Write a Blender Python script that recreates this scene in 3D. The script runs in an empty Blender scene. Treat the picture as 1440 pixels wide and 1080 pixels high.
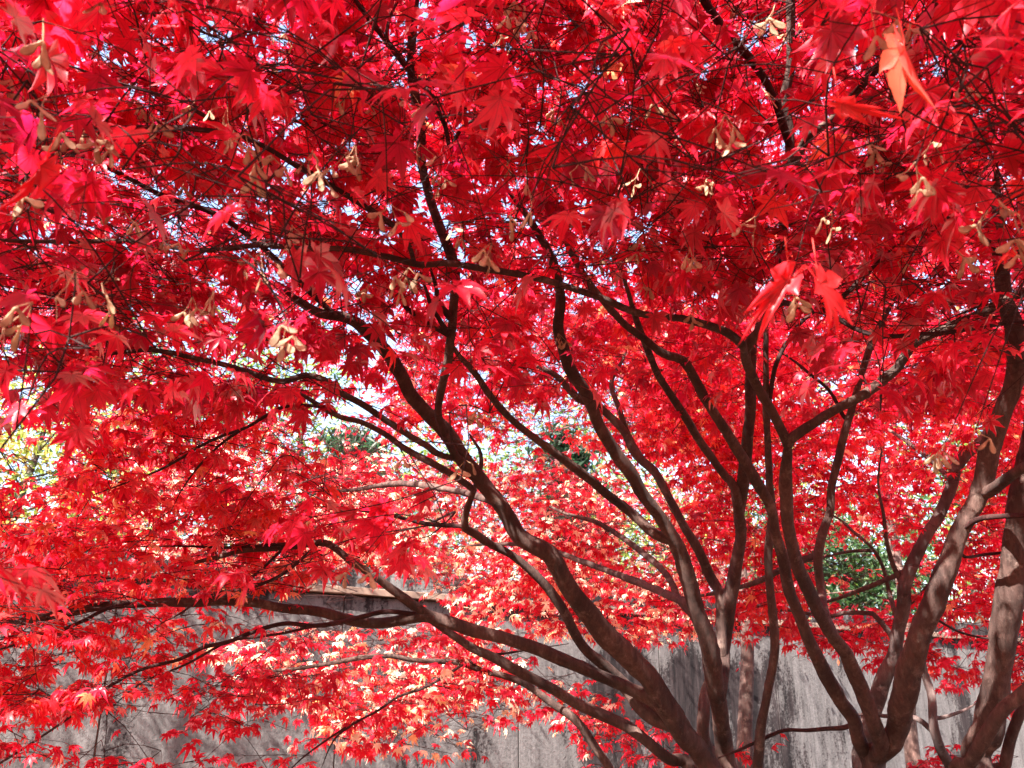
import bpy, math, random
import numpy as np
from mathutils import Vector

R = math.radians
rng = np.random.default_rng(11)
random.seed(5)
S = bpy.context.scene
COL = S.collection

# ------------------------------------------------------------------ camera, sky, sun, exposure
PITCH = R(20)
CAM = np.array([0.0, 0.0, 1.5])
F = 1247.0                                    # focal length in photo pixels (1440 wide)
FWD = np.array([0, math.cos(PITCH), math.sin(PITCH)])
UPV = np.array([0, -math.sin(PITCH), math.cos(PITCH)])
cam_d = bpy.data.cameras.new('camera')
cam_d.sensor_width = 36
cam_d.lens = F / 1440 * 36
cam_d.clip_end = 600
cam_d.clip_start = 0.05
cam_d.dof.use_dof = True
cam_d.dof.focus_distance = 3.0
cam_d.dof.aperture_fstop = 11.0
cam = bpy.data.objects.new('camera', cam_d)
cam.location = CAM
cam.rotation_euler = (R(90) + PITCH, 0, 0)
COL.objects.link(cam)
S.camera = cam

SUN_DIR = np.array([-0.38, -0.58, 0.72])      # towards the sun: behind the viewer, to the left
SUN_DIR = SUN_DIR / np.linalg.norm(SUN_DIR)
SUN_EL = math.asin(SUN_DIR[2])
SUN_AZ = math.atan2(SUN_DIR[0], SUN_DIR[1])   # clockwise from +Y
W = bpy.data.worlds.new('World')
S.world = W
W.use_nodes = True
nt = W.node_tree
bg = nt.nodes['Background']
sky = nt.nodes.new('ShaderNodeTexSky')
sky.sky_type = 'NISHITA'
sky.sun_disc = False
sky.sun_elevation = SUN_EL
sky.sun_rotation = SUN_AZ
sky.dust_density = 4.0
nt.links.new(sky.outputs[0], bg.inputs[0])
bg.inputs[1].default_value = 0.088
sun_d = bpy.data.lights.new('sun', 'SUN')
sun_d.energy = 5.0
sun_d.angle = R(0.55)
sun_d.color = (1, 0.95, 0.88)
sun = bpy.data.objects.new('sun', sun_d)
sun.rotation_euler = Vector(-SUN_DIR).to_track_quat('-Z', 'Y').to_euler()
COL.objects.link(sun)
S.view_settings.view_transform = 'Standard'
S.view_settings.look = 'None'
S.view_settings.exposure = 3.18
S.view_settings.gamma = 1
S.render.filter_size = 1.7
cy = S.cycles
cy.max_bounces = 10
cy.diffuse_bounces = 8
cy.glossy_bounces = 2
cy.transmission_bounces = 8
cy.transparent_max_bounces = 4
cy.use_denoising = True
cy.sample_clamp_indirect = 8
cy.caustics_reflective = False
cy.caustics_refractive = False

# ------------------------------------------------------------------ helpers
def P(px, py, d):
    """the place d metres in front of the lens seen at photo pixel (px, py)"""
    px = np.asarray(px, float); py = np.asarray(py, float); d = np.asarray(d, float)
    u = (px - 720) / F; v = (540 - py) / F
    return CAM + d[..., None] * (FWD + u[..., None] * np.array([1.0, 0, 0]) + v[..., None] * UPV)

def PZ(px, py, z):
    r = FWD + (px - 720) / F * np.array([1.0, 0, 0]) + (540 - py) / F * UPV
    return CAM + r * ((z - CAM[2]) / r[2])

def proj(p):
    q = p - CAM
    d = q @ FWD
    dd = np.where(np.abs(d) < 1e-6, 1e-6, d)
    return 720 + F * q[:, 0] / dd, 540 - F * (q @ UPV) / dd, d

def norm(a):
    return a / np.maximum(np.linalg.norm(a, axis=-1, keepdims=True), 1e-9)

def mesh_np(name, V, Tri, mat, attrs=None, smooth=True, parent=None, mesh_only=False):
    me = bpy.data.meshes.new(name)
    V = np.ascontiguousarray(V, np.float32); Tri = np.ascontiguousarray(Tri, np.int32)
    me.vertices.add(len(V)); me.vertices.foreach_set('co', V.ravel())
    me.loops.add(Tri.size); me.loops.foreach_set('vertex_index', Tri.ravel())
    n, k = Tri.shape
    me.polygons.add(n)
    me.polygons.foreach_set('loop_start', np.arange(0, n * k, k, dtype=np.int32))
    try:
        me.polygons.foreach_set('loop_total', np.full(n, k, np.int32))
    except Exception:
        pass
    me.polygons.foreach_set('use_smooth', np.full(n, smooth, bool))
    me.update(calc_edges=True)
    for a, vals in (attrs or {}).items():
        at = me.attributes.new(a, 'FLOAT', 'POINT')
        at.data.foreach_set('value', np.ascontiguousarray(vals, np.float32))
    me.materials.append(mat)
    if mesh_only:
        return me
    o = bpy.data.objects.new(name, me)
    COL.objects.link(o)
    if parent is not None:
        o.parent = parent
    return o

def spline(pts, rad, step):
    """Catmull-Rom through pts, resampled about every step metres"""
    pts = np.asarray(pts, float); rad = np.asarray(rad, float)
    e = np.vstack([2 * pts[0] - pts[1], pts, 2 * pts[-1] - pts[-2]])
    out, ro = [], []
    for i in range(len(pts) - 1):
        a, b, c, d = e[i], e[i + 1], e[i + 2], e[i + 3]
        n = max(1, int(np.linalg.norm(c - b) / step))
        t = np.arange(n)[:, None] / n
        out.append(0.5 * (2 * b + (c - a) * t + (2 * a - 5 * b + 4 * c - d) * t**2 + (3 * b - a - 3 * c + d) * t**3))
        ro.append(rad[i] + (rad[i + 1] - rad[i]) * t[:, 0])
    out.append(pts[-1:]); ro.append(rad[-1:])
    return np.vstack(out), np.concatenate(ro)

def tube(pts, rad, sides, rough=0.0, cap=True):
    n = len(pts)
    T = np.gradient(pts, axis=0) if n > 1 else np.array([[0, 0, 1.0]])
    T = norm(T)
    ref = np.array([0.31, 0.2, 0.93]) if abs(T[0][2]) < 0.8 else np.array([0.9, 0.3, 0.1])
    A = np.zeros_like(pts); a = ref
    for i in range(n):
        a = a - T[i] * np.dot(a, T[i]); a = a / max(np.linalg.norm(a), 1e-9); A[i] = a
    B = np.cross(T, A)
    th = np.arange(sides) / sides * 2 * np.pi
    rr = rad[:, None] * np.ones((1, sides))
    if rough:
        ph = rng.uniform(0, 6.28, 6)
        s = np.arange(n)[:, None] * 0.35
        rr = rr * (1 + rough * (0.5 * np.sin(2 * th[None] + s * 0.35 + ph[0]) + 0.35 * np.sin(3 * th[None] - s * 0.5 + ph[1])
                                + 0.45 * np.sin(s * 0.9 + ph[2]) + 0.3 * np.sin(s * 2.3 + th[None] + ph[3])))
        rr = rr * (1 + rng.normal(0, rough * 0.22, rr.shape))
    V = pts[:, None] + rr[..., None] * (np.cos(th)[None, :, None] * A[:, None] + np.sin(th)[None, :, None] * B[:, None])
    V = V.reshape(-1, 3)
    i = np.arange(n - 1)[:, None] * sides; j = np.arange(sides)[None]; j2 = (j + 1) % sides
    a_, b_, c_, d_ = (i + j).ravel(), (i + j2).ravel(), (i + sides + j2).ravel(), (i + sides + j).ravel()
    Tr = np.vstack([np.stack([a_, b_, c_], 1), np.stack([a_, c_, d_], 1)])
    if cap:
        jj = np.arange(sides)
        V = np.vstack([V, pts[:1]]); Tr = np.vstack([Tr, np.stack([(jj + 1) % sides, jj, np.full(sides, n * sides)], 1)])
        V = np.vstack([V, pts[-1:] + T[-1:] * rad[-1] * 0.7])
        k = (n - 1) * sides; t = n * sides + 1
        jj = np.arange(sides)
        Tr = np.vstack([Tr, np.stack([k + jj, k + (jj + 1) % sides, np.full(sides, t)], 1)])
    return V, Tr

class Bag:
    def __init__(s): s.V = []; s.T = []; s.n = 0; s.A = {}
    def add(s, V, T, **at):
        s.V.append(V); s.T.append(T + s.n); s.n += len(V)
        for k, v in at.items(): s.A.setdefault(k, []).append(np.broadcast_to(v, (len(V),)))
    def build(s, name, mat, parent=None, smooth=True, mesh_only=False):
        return mesh_np(name, np.vstack(s.V), np.vstack(s.T), mat, {k: np.concatenate(v) for k, v in s.A.items()}, smooth, parent, mesh_only)

def empty(name, loc, label=None, cat=None, group=None):
    o = bpy.data.objects.new(name, None)
    o.empty_display_size = 0.2
    o.location = loc
    COL.objects.link(o)
    if label: o['label'] = label
    if cat: o['category'] = cat
    if group: o['group'] = group
    return o

def keep_world(o, root):
    """parent o to root without moving it (root is not rotated)"""
    o.parent = root
    o.location = Vector(o.location) - Vector(root.location)

# ------------------------------------------------------------------ materials
def new_mat(name):
    m = bpy.data.materials.new(name); m.use_nodes = True
    n = m.node_tree; n.nodes.clear()
    out = n.nodes.new('ShaderNodeOutputMaterial')
    return m, n, out

def N(n, kind, **kw):
    x = n.nodes.new(kind)
    for k, v in kw.items():
        if k.startswith('i_'):
            x.inputs[k[2:].replace('_', ' ')].default_value = v
        else:
            setattr(x, k, v)
    return x

def ramp(n, stops, interp='LINEAR'):
    r = n.nodes.new('ShaderNodeValToRGB')
    r.color_ramp.interpolation = interp
    while len(r.color_ramp.elements) < len(stops): r.color_ramp.elements.new(0.5)
    for e, (p, c) in zip(r.color_ramp.elements, stops):
        e.position = p; e.color = (*c, 1) if len(c) == 3 else c
    return r

def leaf_material(name, stops, trans=0.66, gloss=0.014, ribs=True, tscale=1.4):
    m, n, out = new_mat(name)
    L = n.links.new
    at = N(n, 'ShaderNodeAttribute', attribute_name='tone')
    cr = ramp(n, stops)
    L(at.outputs['Fac'], cr.inputs[0])
    col = cr.outputs[0]
    tc = N(n, 'ShaderNodeTexCoord')
    no = N(n, 'ShaderNodeTexNoise', i_Scale=60.0, i_Detail=3.0)
    L(tc.outputs['Object'], no.inputs['Vector'])
    mr = N(n, 'ShaderNodeMapRange'); mr.inputs[1].default_value = 0.3; mr.inputs[2].default_value = 0.7
    mr.inputs[3].default_value = 0.86; mr.inputs[4].default_value = 1.2
    L(no.outputs['Fac'], mr.inputs[0])
    mul = N(n, 'ShaderNodeMix', data_type='RGBA', blend_type='MULTIPLY'); mul.inputs[0].default_value = 1
    L(col, mul.inputs[6]); L(mr.outputs[0], mul.inputs[7]); col = mul.outputs[2]
    if ribs:
        rb = N(n, 'ShaderNodeAttribute', attribute_name='rib')
        rr = N(n, 'ShaderNodeMapRange'); rr.inputs[1].default_value = 0.0; rr.inputs[2].default_value = 0.088
        rr.inputs[3].default_value = 0.42; rr.inputs[4].default_value = 1.0
        L(rb.outputs['Fac'], rr.inputs[0])
        mu2 = N(n, 'ShaderNodeMix', data_type='RGBA', blend_type='MULTIPLY'); mu2.inputs[0].default_value = 1
        L(col, mu2.inputs[6]); L(rr.outputs[0], mu2.inputs[7]); col = mu2.outputs[2]
    sp = N(n, 'ShaderNodeTexNoise', i_Scale=170.0, i_Detail=2.0)
    L(tc.outputs['Object'], sp.inputs['Vector'])
    sr = ramp(n, [(0.66, (0, 0, 0)), (0.71, (1, 1, 1))]); L(sp.outputs['Fac'], sr.inputs[0])
    sm = N(n, 'ShaderNodeMath', operation='MULTIPLY'); sm.inputs[1].default_value = 0.35; L(sr.outputs[0], sm.inputs[0])
    sx = N(n, 'ShaderNodeMix', data_type='RGBA'); sx.inputs[7].default_value = (0.10, 0.035, 0.02, 1)
    L(sm.outputs[0], sx.inputs[0]); L(col, sx.inputs[6]); col = sx.outputs[2]
    df = N(n, 'ShaderNodeBsdfDiffuse'); L(col, df.inputs[0])
    sc = N(n, 'ShaderNodeMix', data_type='RGBA', blend_type='MULTIPLY'); sc.inputs[0].default_value = 1
    sc.inputs[7].default_value = (tscale, tscale, tscale, 1)
    L(col, sc.inputs[6])
    tr = N(n, 'ShaderNodeBsdfTranslucent'); L(sc.outputs[2], tr.inputs[0])
    mx = N(n, 'ShaderNodeMixShader'); mx.inputs[0].default_value = trans
    L(df.outputs[0], mx.inputs[1]); L(tr.outputs[0], mx.inputs[2])
    gl = N(n, 'ShaderNodeBsdfGlossy'); gl.inputs['Roughness'].default_value = 0.42
    gl.inputs[0].default_value = (1, 0.92, 0.92, 1)
    lw = N(n, 'ShaderNodeLayerWeight', i_Blend=0.22)
    ma = N(n, 'ShaderNodeMath', operation='MULTIPLY_ADD'); ma.inputs[1].default_value = 0.13; ma.inputs[2].default_value = gloss
    L(lw.outputs['Fresnel'], ma.inputs[0])
    m2 = N(n, 'ShaderNodeMixShader')
    L(ma.outputs[0], m2.inputs[0]); L(mx.outputs[0], m2.inputs[1]); L(gl.outputs[0], m2.inputs[2])
    L(m2.outputs[0], out.inputs[0])
    return m

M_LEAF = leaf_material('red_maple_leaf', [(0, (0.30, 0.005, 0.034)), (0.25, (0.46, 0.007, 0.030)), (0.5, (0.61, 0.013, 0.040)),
                                          (0.72, (0.64, 0.05, 0.03)), (0.88, (0.84, 0.55, 0.24)), (1, (0.92, 0.88, 0.70))])  # cream end: yellowed leaves, and painted stand-in for leaves blown out by sun
M_GREEN = leaf_material('green_leaf', [(0, (0.012, 0.035, 0.016)), (0.3, (0.03, 0.075, 0.025)), (0.55, (0.09, 0.15, 0.03)),
                                       (0.8, (0.26, 0.30, 0.05)), (1, (0.42, 0.24, 0.06))], ribs=False, gloss=0.012)

def bark_material(name, dark, light, red, scale=1.0):
    m, n, out = new_mat(name)
    L = n.links.new
    tc = N(n, 'ShaderNodeTexCoord')
    mp = N(n, 'ShaderNodeMapping'); mp.inputs['Scale'].default_value = (38 * scale, 38 * scale, 9 * scale)
    L(tc.outputs['Object'], mp.inputs[0])
    n1 = N(n, 'ShaderNodeTexNoise', i_Scale=1.0, i_Detail=10.0, i_Roughness=0.8)
    L(mp.outputs[0], n1.inputs['Vector'])
    n2 = N(n, 'ShaderNodeTexNoise', i_Scale=7.0 * scale, i_Detail=4.0)
    L(tc.outputs['Object'], n2.inputs['Vector'])
    c1 = ramp(n, [(0.28, dark), (0.55, red), (0.78, light)])
    L(n1.outputs['Fac'], c1.inputs[0])
    c2 = ramp(n, [(0.35, (0.55, 0.55, 0.55)), (0.65, (1.25, 1.2, 1.15))])
    L(n2.outputs['Fac'], c2.inputs[0])
    mx = N(n, 'ShaderNodeMix', data_type='RGBA', blend_type='MULTIPLY'); mx.inputs[0].default_value = 1
    L(c1.outputs[0], mx.inputs[6]); L(c2.outputs[0], mx.inputs[7])
    n3 = N(n, 'ShaderNodeTexNoise', i_Scale=13.0 * scale, i_Detail=9.0, i_Roughness=0.75)
    L(tc.outputs['Object'], n3.inputs['Vector'])
    lr = ramp(n, [(0.56, (0, 0, 0)), (0.66, (1, 1, 1))]); L(n3.outputs['Fac'], lr.inputs[0])
    lm = N(n, 'ShaderNodeMath', operation='MULTIPLY'); lm.inputs[1].default_value = 0.55; L(lr.outputs[0], lm.inputs[0])
    mx0 = mx; mx = N(n, 'ShaderNodeMix', data_type='RGBA'); mx.inputs[7].default_value = tuple(1.15 * q for q in light) + (1,)
    L(lm.outputs[0], mx.inputs[0]); L(mx0.outputs[2], mx.inputs[6])
    b = N(n, 'ShaderNodeBsdfPrincipled'); b.inputs['Roughness'].default_value = 0.8; b.inputs['Specular IOR Level'].default_value = 0.25
    L(mx.outputs[2], b.inputs['Base Color'])
    bp = N(n, 'ShaderNodeBump'); bp.inputs['Strength'].default_value = 1.0; bp.inputs['Distance'].default_value = 0.013
    L(n1.outputs['Fac'], bp.inputs['Height']); L(bp.outputs[0], b.inputs['Normal'])
    L(b.outputs[0], out.inputs[0])
    return m

M_BARK = bark_material('maple_bark', (0.022, 0.012, 0.010), (0.20, 0.142, 0.118), (0.084, 0.048, 0.041))
M_BARK_G = bark_material('grey_maple_bark', (0.05, 0.034, 0.034), (0.22, 0.18, 0.165), (0.115, 0.08, 0.076))
M_BARK_B = bark_material('dark_tree_bark', (0.02, 0.015, 0.012), (0.11, 0.09, 0.07), (0.05, 0.038, 0.03), 0.4)
M_TWIG = bark_material('maple_twig', (0.018, 0.006, 0.006), (0.085, 0.03, 0.027), (0.042, 0.014, 0.013))

def simple_mat(name, c1, c2, scale, rough=0.7, trans=0.0, bump=0.0):
    m, n, out = new_mat(name)
    L = n.links.new
    tc = N(n, 'ShaderNodeTexCoord')
    no = N(n, 'ShaderNodeTexNoise', i_Scale=scale, i_Detail=6.0, i_Roughness=0.65)
    L(tc.outputs['Object'], no.inputs['Vector'])
    cr = ramp(n, [(0.3, c1), (0.7, c2)])
    L(no.outputs['Fac'], cr.inputs[0])
    b = N(n, 'ShaderNodeBsdfPrincipled'); b.inputs['Roughness'].default_value = rough
    L(cr.outputs[0], b.inputs['Base Color'])
    sh = b.outputs[0]
    if bump:
        bp = N(n, 'ShaderNodeBump'); bp.inputs['Strength'].default_value = 0.6; bp.inputs['Distance'].default_value = bump
        L(no.outputs['Fac'], bp.inputs['Height']); L(bp.outputs[0], b.inputs['Normal'])
    if trans:
        t = N(n, 'ShaderNodeBsdfTranslucent'); L(cr.outputs[0], t.inputs[0])
        mx = N(n, 'ShaderNodeMixShader'); mx.inputs[0].default_value = trans
        L(sh, mx.inputs[1]); L(t.outputs[0], mx.inputs[2]); sh = mx.outputs[0]
    L(sh, out.inputs[0])
    return m

M_SEED = simple_mat('dry_seed_wing', (0.26, 0.135, 0.07), (0.60, 0.42, 0.26), 70, 0.6, 0.4)
M_GROUND = simple_mat('leaf_litter_soil', (0.05, 0.032, 0.02), (0.16, 0.075, 0.045), 9, 0.9, 0, 0.02)
M_LEDGE = simple_mat('rusty_brown_ledge', (0.075, 0.045, 0.034), (0.17, 0.11, 0.078), 6, 0.75, 0, 0.004)

def wall_material(name, tint, stain_x=None):
    """weathered board-marked concrete: vertical streaks, black mould, a few patches of lichen"""
    m, n, out = new_mat(name)
    L = n.links.new
    tc = N(n, 'ShaderNodeTexCoord')
    mp = N(n, 'ShaderNodeMapping'); mp.inputs['Scale'].default_value = (9, 9, 1.0)
    L(tc.outputs['Object'], mp.inputs[0])
    st = N(n, 'ShaderNodeTexNoise', i_Scale=1.0, i_Detail=8.0, i_Roughness=0.68)
    L(mp.outputs[0], st.inputs['Vector'])
    base = ramp(n, [(0.25, tuple(0.06 * t for t in tint)), (0.5, tuple(0.105 * t for t in tint)), (0.75, tuple(0.16 * t for t in tint))])
    L(st.outputs['Fac'], base.inputs[0])
    sp = N(n, 'ShaderNodeTexNoise', i_Scale=26.0, i_Detail=5.0, i_Roughness=0.75)
    L(tc.outputs['Object'], sp.inputs['Vector'])
    spr = ramp(n, [(0.36, (0.5, 0.48, 0.48)), (0.56, (1.05, 1.05, 1.05))])
    L(sp.outputs['Fac'], spr.inputs[0])
    mu = N(n, 'ShaderNodeMix', data_type='RGBA', blend_type='MULTIPLY'); mu.inputs[0].default_value = 0.75
    L(base.outputs[0], mu.inputs[6]); L(spr.outputs[0], mu.inputs[7])
    sx = N(n, 'ShaderNodeSeparateXYZ'); L(tc.outputs['Object'], sx.inputs[0])
    # mould mask = big blotch noise + the run of black mould under the ledge
    mp2 = N(n, 'ShaderNodeMapping'); mp2.inputs['Scale'].default_value = (1.5, 1.5, 0.55)
    L(tc.outputs['Object'], mp2.inputs[0])
    bl = N(n, 'ShaderNodeTexNoise', i_Scale=1.0, i_Detail=9.0, i_Roughness=0.72)
    L(mp2.outputs[0], bl.inputs['Vector'])
    val = bl.outputs['Fac']
    zr = N(n, 'ShaderNodeMapRange'); zr.inputs[1].default_value = 2.35; zr.inputs[2].default_value = 2.70
    zr.inputs[3].default_value = 0.0; zr.inputs[4].default_value = 0.17
    L(sx.outputs['Z'], zr.inputs[0])
    ad = N(n, 'ShaderNodeMath', operation='ADD'); L(val, ad.inputs[0]); L(zr.outputs[0], ad.inputs[1]); val = ad.outputs[0]
    sq = N(n, 'ShaderNodeMath', operation='MULTIPLY_ADD'); sq.inputs[1].default_value = 0.5; sq.inputs[2].default_value = -0.25
    L(sp.outputs['Fac'], sq.inputs[0])
    a3 = N(n, 'ShaderNodeMath', operation='ADD'); L(val, a3.inputs[0]); L(sq.outputs[0], a3.inputs[1]); val = a3.outputs[0]
    if stain_x:
        for (x0, x1, amt) in stain_x:
            c, h = (x0 + x1) / 2, (x1 - x0) / 2
            s1 = N(n, 'ShaderNodeMath', operation='SUBTRACT'); L(sx.outputs['X'], s1.inputs[0]); s1.inputs[1].default_value = c
            s2 = N(n, 'ShaderNodeMath', operation='ABSOLUTE'); L(s1.outputs[0], s2.inputs[0])
            s3 = N(n, 'ShaderNodeMapRange'); s3.interpolation_type = 'SMOOTHSTEP'
            s3.inputs[1].default_value = h * 1.10; s3.inputs[2].default_value = h * 0.62
            s3.inputs[3].default_value = 0; s3.inputs[4].default_value = amt
            L(s2.outputs[0], s3.inputs[0])
            z2 = N(n, 'ShaderNodeMapRange'); z2.inputs[1].default_value = 2.45; z2.inputs[2].default_value = 1.95
            z2.inputs[3].default_value = 0; z2.inputs[4].default_value = 1
            L(sx.outputs['Z'], z2.inputs[0])
            s4 = N(n, 'ShaderNodeMath', operation='MULTIPLY'); L(s3.outputs[0], s4.inputs[0]); L(z2.outputs[0], s4.inputs[1])
            a2 = N(n, 'ShaderNodeMath', operation='ADD'); L(val, a2.inputs[0]); L(s4.outputs[0], a2.inputs[1]); val = a2.outputs[0]
    mk = ramp(n, [(0.57, (0, 0, 0)), (0.64, (1, 1, 1))])
    L(val, mk.inputs[0])
    m2 = N(n, 'ShaderNodeMix', data_type='RGBA')
    md = ramp(n, [(0.42, (0.006, 0.0045, 0.005)), (0.58, (0.022, 0.016, 0.0165)), (0.72, (0.07, 0.06, 0.06))]); L(st.outputs['Fac'], md.inputs[0]); L(md.outputs[0], m2.inputs[7])
    mk2 = N(n, 'ShaderNodeMath', operation='MULTIPLY'); mk2.inputs[1].default_value = 0.95
    L(mk.outputs[0], mk2.inputs[0]); L(mk2.outputs[0], m2.inputs[0]); L(mu.outputs[2], m2.inputs[6])
    b = N(n, 'ShaderNodeBsdfPrincipled'); b.inputs['Roughness'].default_value = 0.9; b.inputs['Specular IOR Level'].default_value = 0.08
    L(m2.outputs[2], b.inputs['Base Color'])
    bp = N(n, 'ShaderNodeBump'); bp.inputs['Strength'].default_value = 0.7; bp.inputs['Distance'].default_value = 0.012
    L(sp.outputs['Fac'], bp.inputs['Height']); L(bp.outputs[0], b.inputs['Normal'])
    L(b.outputs[0], out.inputs[0])
    return m

# ------------------------------------------------------------------ ground
def build_ground():
    n = 60
    xs = np.concatenate([np.linspace(-250, -20, 12), np.linspace(-18, 30, 40), np.linspace(34, 260, 12)])
    ys = np.concatenate([np.linspace(-250, -20, 12), np.linspace(-18, 40, 40), np.linspace(44, 300, 12)])
    X, Y = np.meshgrid(xs, ys)
    Z = 0.05 * np.sin(X * 1.3) * np.cos(Y * 0.9) + 0.03 * np.sin(X * 3.1 + Y * 2.3) - 0.02
    V = np.stack([X.ravel(), Y.ravel(), Z.ravel()], 1)
    a = len(xs)
    i = (np.arange(len(ys) - 1)[:, None] * a + np.arange(a - 1)[None]).ravel()
    T = np.stack([i, i + 1, i + a + 1, i + a], 1)
    o = mesh_np('ground', V, T, M_GROUND)
    o['kind'] = 'structure'
build_ground()

# ------------------------------------------------------------------ the old concrete wall
def build_wall():
    ztop = 3.0
    a = PZ(440, 790, ztop); b = PZ(1290, 868, ztop)
    d = (b - a); d[2] = 0; L0 = np.linalg.norm(d); d /= L0
    yaw = math.atan2(d[1], d[0])
    nrm = np.array([-d[1], d[0], 0])                        # away from the viewer
    x0, x1 = -9.0, 42.0                                     # run of the wall along its own x axis (a is x = 0)
    root = empty('concrete_wall', (a[0], a[1], 0), 'tall weathered grey concrete wall with brown ledge behind the maples', 'wall')
    root.rotation_euler = (0, 0, yaw)

    def on_wall(px, py):                                    # where a pixel meets the wall's face, along the wall
        r = FWD + (px - 720) / F * np.array([1.0, 0, 0]) + (540 - py) / F * UPV
        t = ((a - CAM) @ nrm) / (r @ nrm)
        q = CAM + r * t - a
        return q @ d
    stains = [(on_wall(765, 950), on_wall(1118, 955), 0.215), (on_wall(1310, 1000), on_wall(1420, 1000), 0.10)]
    face = wall_material('weathered_concrete', (0.86, 0.795, 0.785), stains)
    cope = wall_material('pale_concrete_coping', (1.12, 1.08, 1.06))

    def prism(profile, xa, xb, name, mat, jitter=0.0):
        """a profile in (y, z) swept along the wall with rounded-off corners already in it"""
        pr = np.array(profile, float); k = len(pr)
        xs = np.linspace(xa, xb, max(2, int((xb - xa) / 0.25)))
        V = np.concatenate([np.column_stack([np.full(k, x), pr + (rng.normal(0, jitter, (k, 2)) if jitter else 0)]) for x in xs])
        T = []
        for s in range(len(xs) - 1):
            for j in range(k):
                p, q = s * k + j, s * k + (j + 1) % k
                T += [(p, q, q + k), (p, q + k, p + k)]
        for s, fl in ((0, 1), (len(xs) - 1, 0)):
            for j in range(1, k - 1):
                t = (s * k, s * k + j, s * k + j + 1)
                T.append(t[::-1] if fl else t)
        o = mesh_np(name, V, np.array(T), mat, smooth=False, parent=root)
        return o
    # panels with an open joint between them
    x = x0; w = 2.35
    first = True
    while x < x1:
        g = 0.011
        prism([(0, -0.3), (0, 2.66), (0.012, 2.672), (0.24, 2.672), (0.24, -0.3)], x + g, x + w - g, 'panel', face)
        x += w
    prism([(0.03, -0.3), (0.03, 2.66), (0.2, 2.66), (0.2, -0.3)], x0 + 0.05, x - 0.05, 'joint_filler', M_LEDGE)
    prism([(-0.06, 2.676), (-0.068, 2.684), (-0.068, 2.748), (-0.06, 2.756), (0.25, 2.756), (0.25, 2.676)], x0, x, 'ledge', M_LEDGE, 0.002)
    prism([(-0.01, 2.760), (-0.01, 2.96), (0.03, 3.0), (0.22, 3.0), (0.25, 2.97), (0.25, 2.760)], x0, x, 'coping', cope, 0.002)
    return a, d, nrm
WALL_A, WALL_D, WALL_N = build_wall()

# ------------------------------------------------------------------ leaf templates
def leaf_template(lod, seed):
    g = np.random.default_rng(seed)
    ang = np.radians([0, 40, -40, 80, -80, 128, -128]) + g.normal(0, 0.09, 7)
    ln = np.array([1.0, 0.95, 0.95, 0.76, 0.76, 0.42, 0.42]) * (1 + g.normal(0, 0.10, 7))
    order = np.argsort(ang)
    ang, ln = ang[order], ln[order]
    V = [(0, 0, 0)]; rib = [0.0]; T = []
    droop = g.uniform(0.05, 0.75); fold = g.uniform(0.05, 0.35) if seed % 3 else g.uniform(.5, 1.1); curl = g.uniform(-0.8, 1.2)
    def add(r, a, off, rb, l, k):
        x = r * math.cos(a) - off * math.sin(a); y = r * math.sin(a) + off * math.cos(a)
        rr = math.hypot(x, y)
        z = -droop * rr * rr + fold * abs(off) * 1.2 - curl * 0.25 * max(0, rr - 0.45) ** 2 * (1.0 + 0.6 * math.sin(k * 2.1 + seed))
        V.append((x, y, z)); rib.append(rb)
        return len(V) - 1
    sin_i = []
    for k in range(6):                                       # the notch between two lobes
        a = (ang[k] + ang[k + 1]) / 2
        r = 0.30 * (ln[k] + ln[k + 1]) / 2 + 0.06
        sin_i.append(add(r, a, 0, 1.0, 0, k))
    base_l = add(0.10, ang[0] - 0.7, 0, 1.0, 0, 0); base_r = add(0.10, ang[6] + 0.7, 0, 1.0, 0, 6)
    for k in range(7):
        l = ln[k]; a = ang[k]
        L_ = base_l if k == 0 else sin_i[k - 1]
        R_ = base_r if k == 6 else sin_i[k]
        wid = 0.15 * (0.55 + 0.45 * l)
        if lod == 0:
            prof = [(0.48, 1.0), (0.64, 0.80), (0.66, 0.66), (0.81, 0.40), (0.83, 0.30)]
            m_prev, l_prev, r_prev = 0, L_, R_
            for t, f in prof:
                li = add(l * t, a, -wid * f, 1.0, l, k); mi = add(l * t, a, 0, 0.0, l, k); ri = add(l * t, a, wid * f, 1.0, l, k)
                T += [(m_prev, l_prev, li), (m_prev, li, mi), (m_prev, mi, ri), (m_prev, ri, r_prev)]
                m_prev, l_prev, r_prev = mi, li, ri
            tip = add(l, a, g.normal(0, 0.03), 0.4, l, k)
            T += [(m_prev, l_prev, tip), (m_prev, tip, r_prev)]
        elif lod == 1:
            li = add(l * 0.52, a, -wid, 1.0, l, k); mi = add(l * 0.52, a, 0, 0.0, l, k); ri = add(l * 0.52, a, wid, 1.0, l, k)
            tip = add(l, a, g.normal(0, 0.03), 0.5, l, k)
            T += [(0, L_, li), (0, li, mi), (0, mi, ri), (0, ri, R_), (mi, li, tip), (mi, tip, ri)]
        else:
            li = add(l * 0.5, a, -wid * 1.05, 0.6, l, k); ri = add(l * 0.5, a, wid * 1.05, 0.6, l, k)
            tip = add(l, a, 0, 0.6, l, k)
            T += [(0, L_, li), (0, li, ri), (0, ri, R_), (li, tip, ri)]
    V = np.array(V); V[:, 0] += 0.05
    if lod == 2: rib = [0.6] * len(rib)
    return V, np.array(T), np.array(rib)
TPL = {l: [leaf_template(l, 100 + 13 * i + l) for i in range(16)] for l in (0, 1, 2)}

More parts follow.
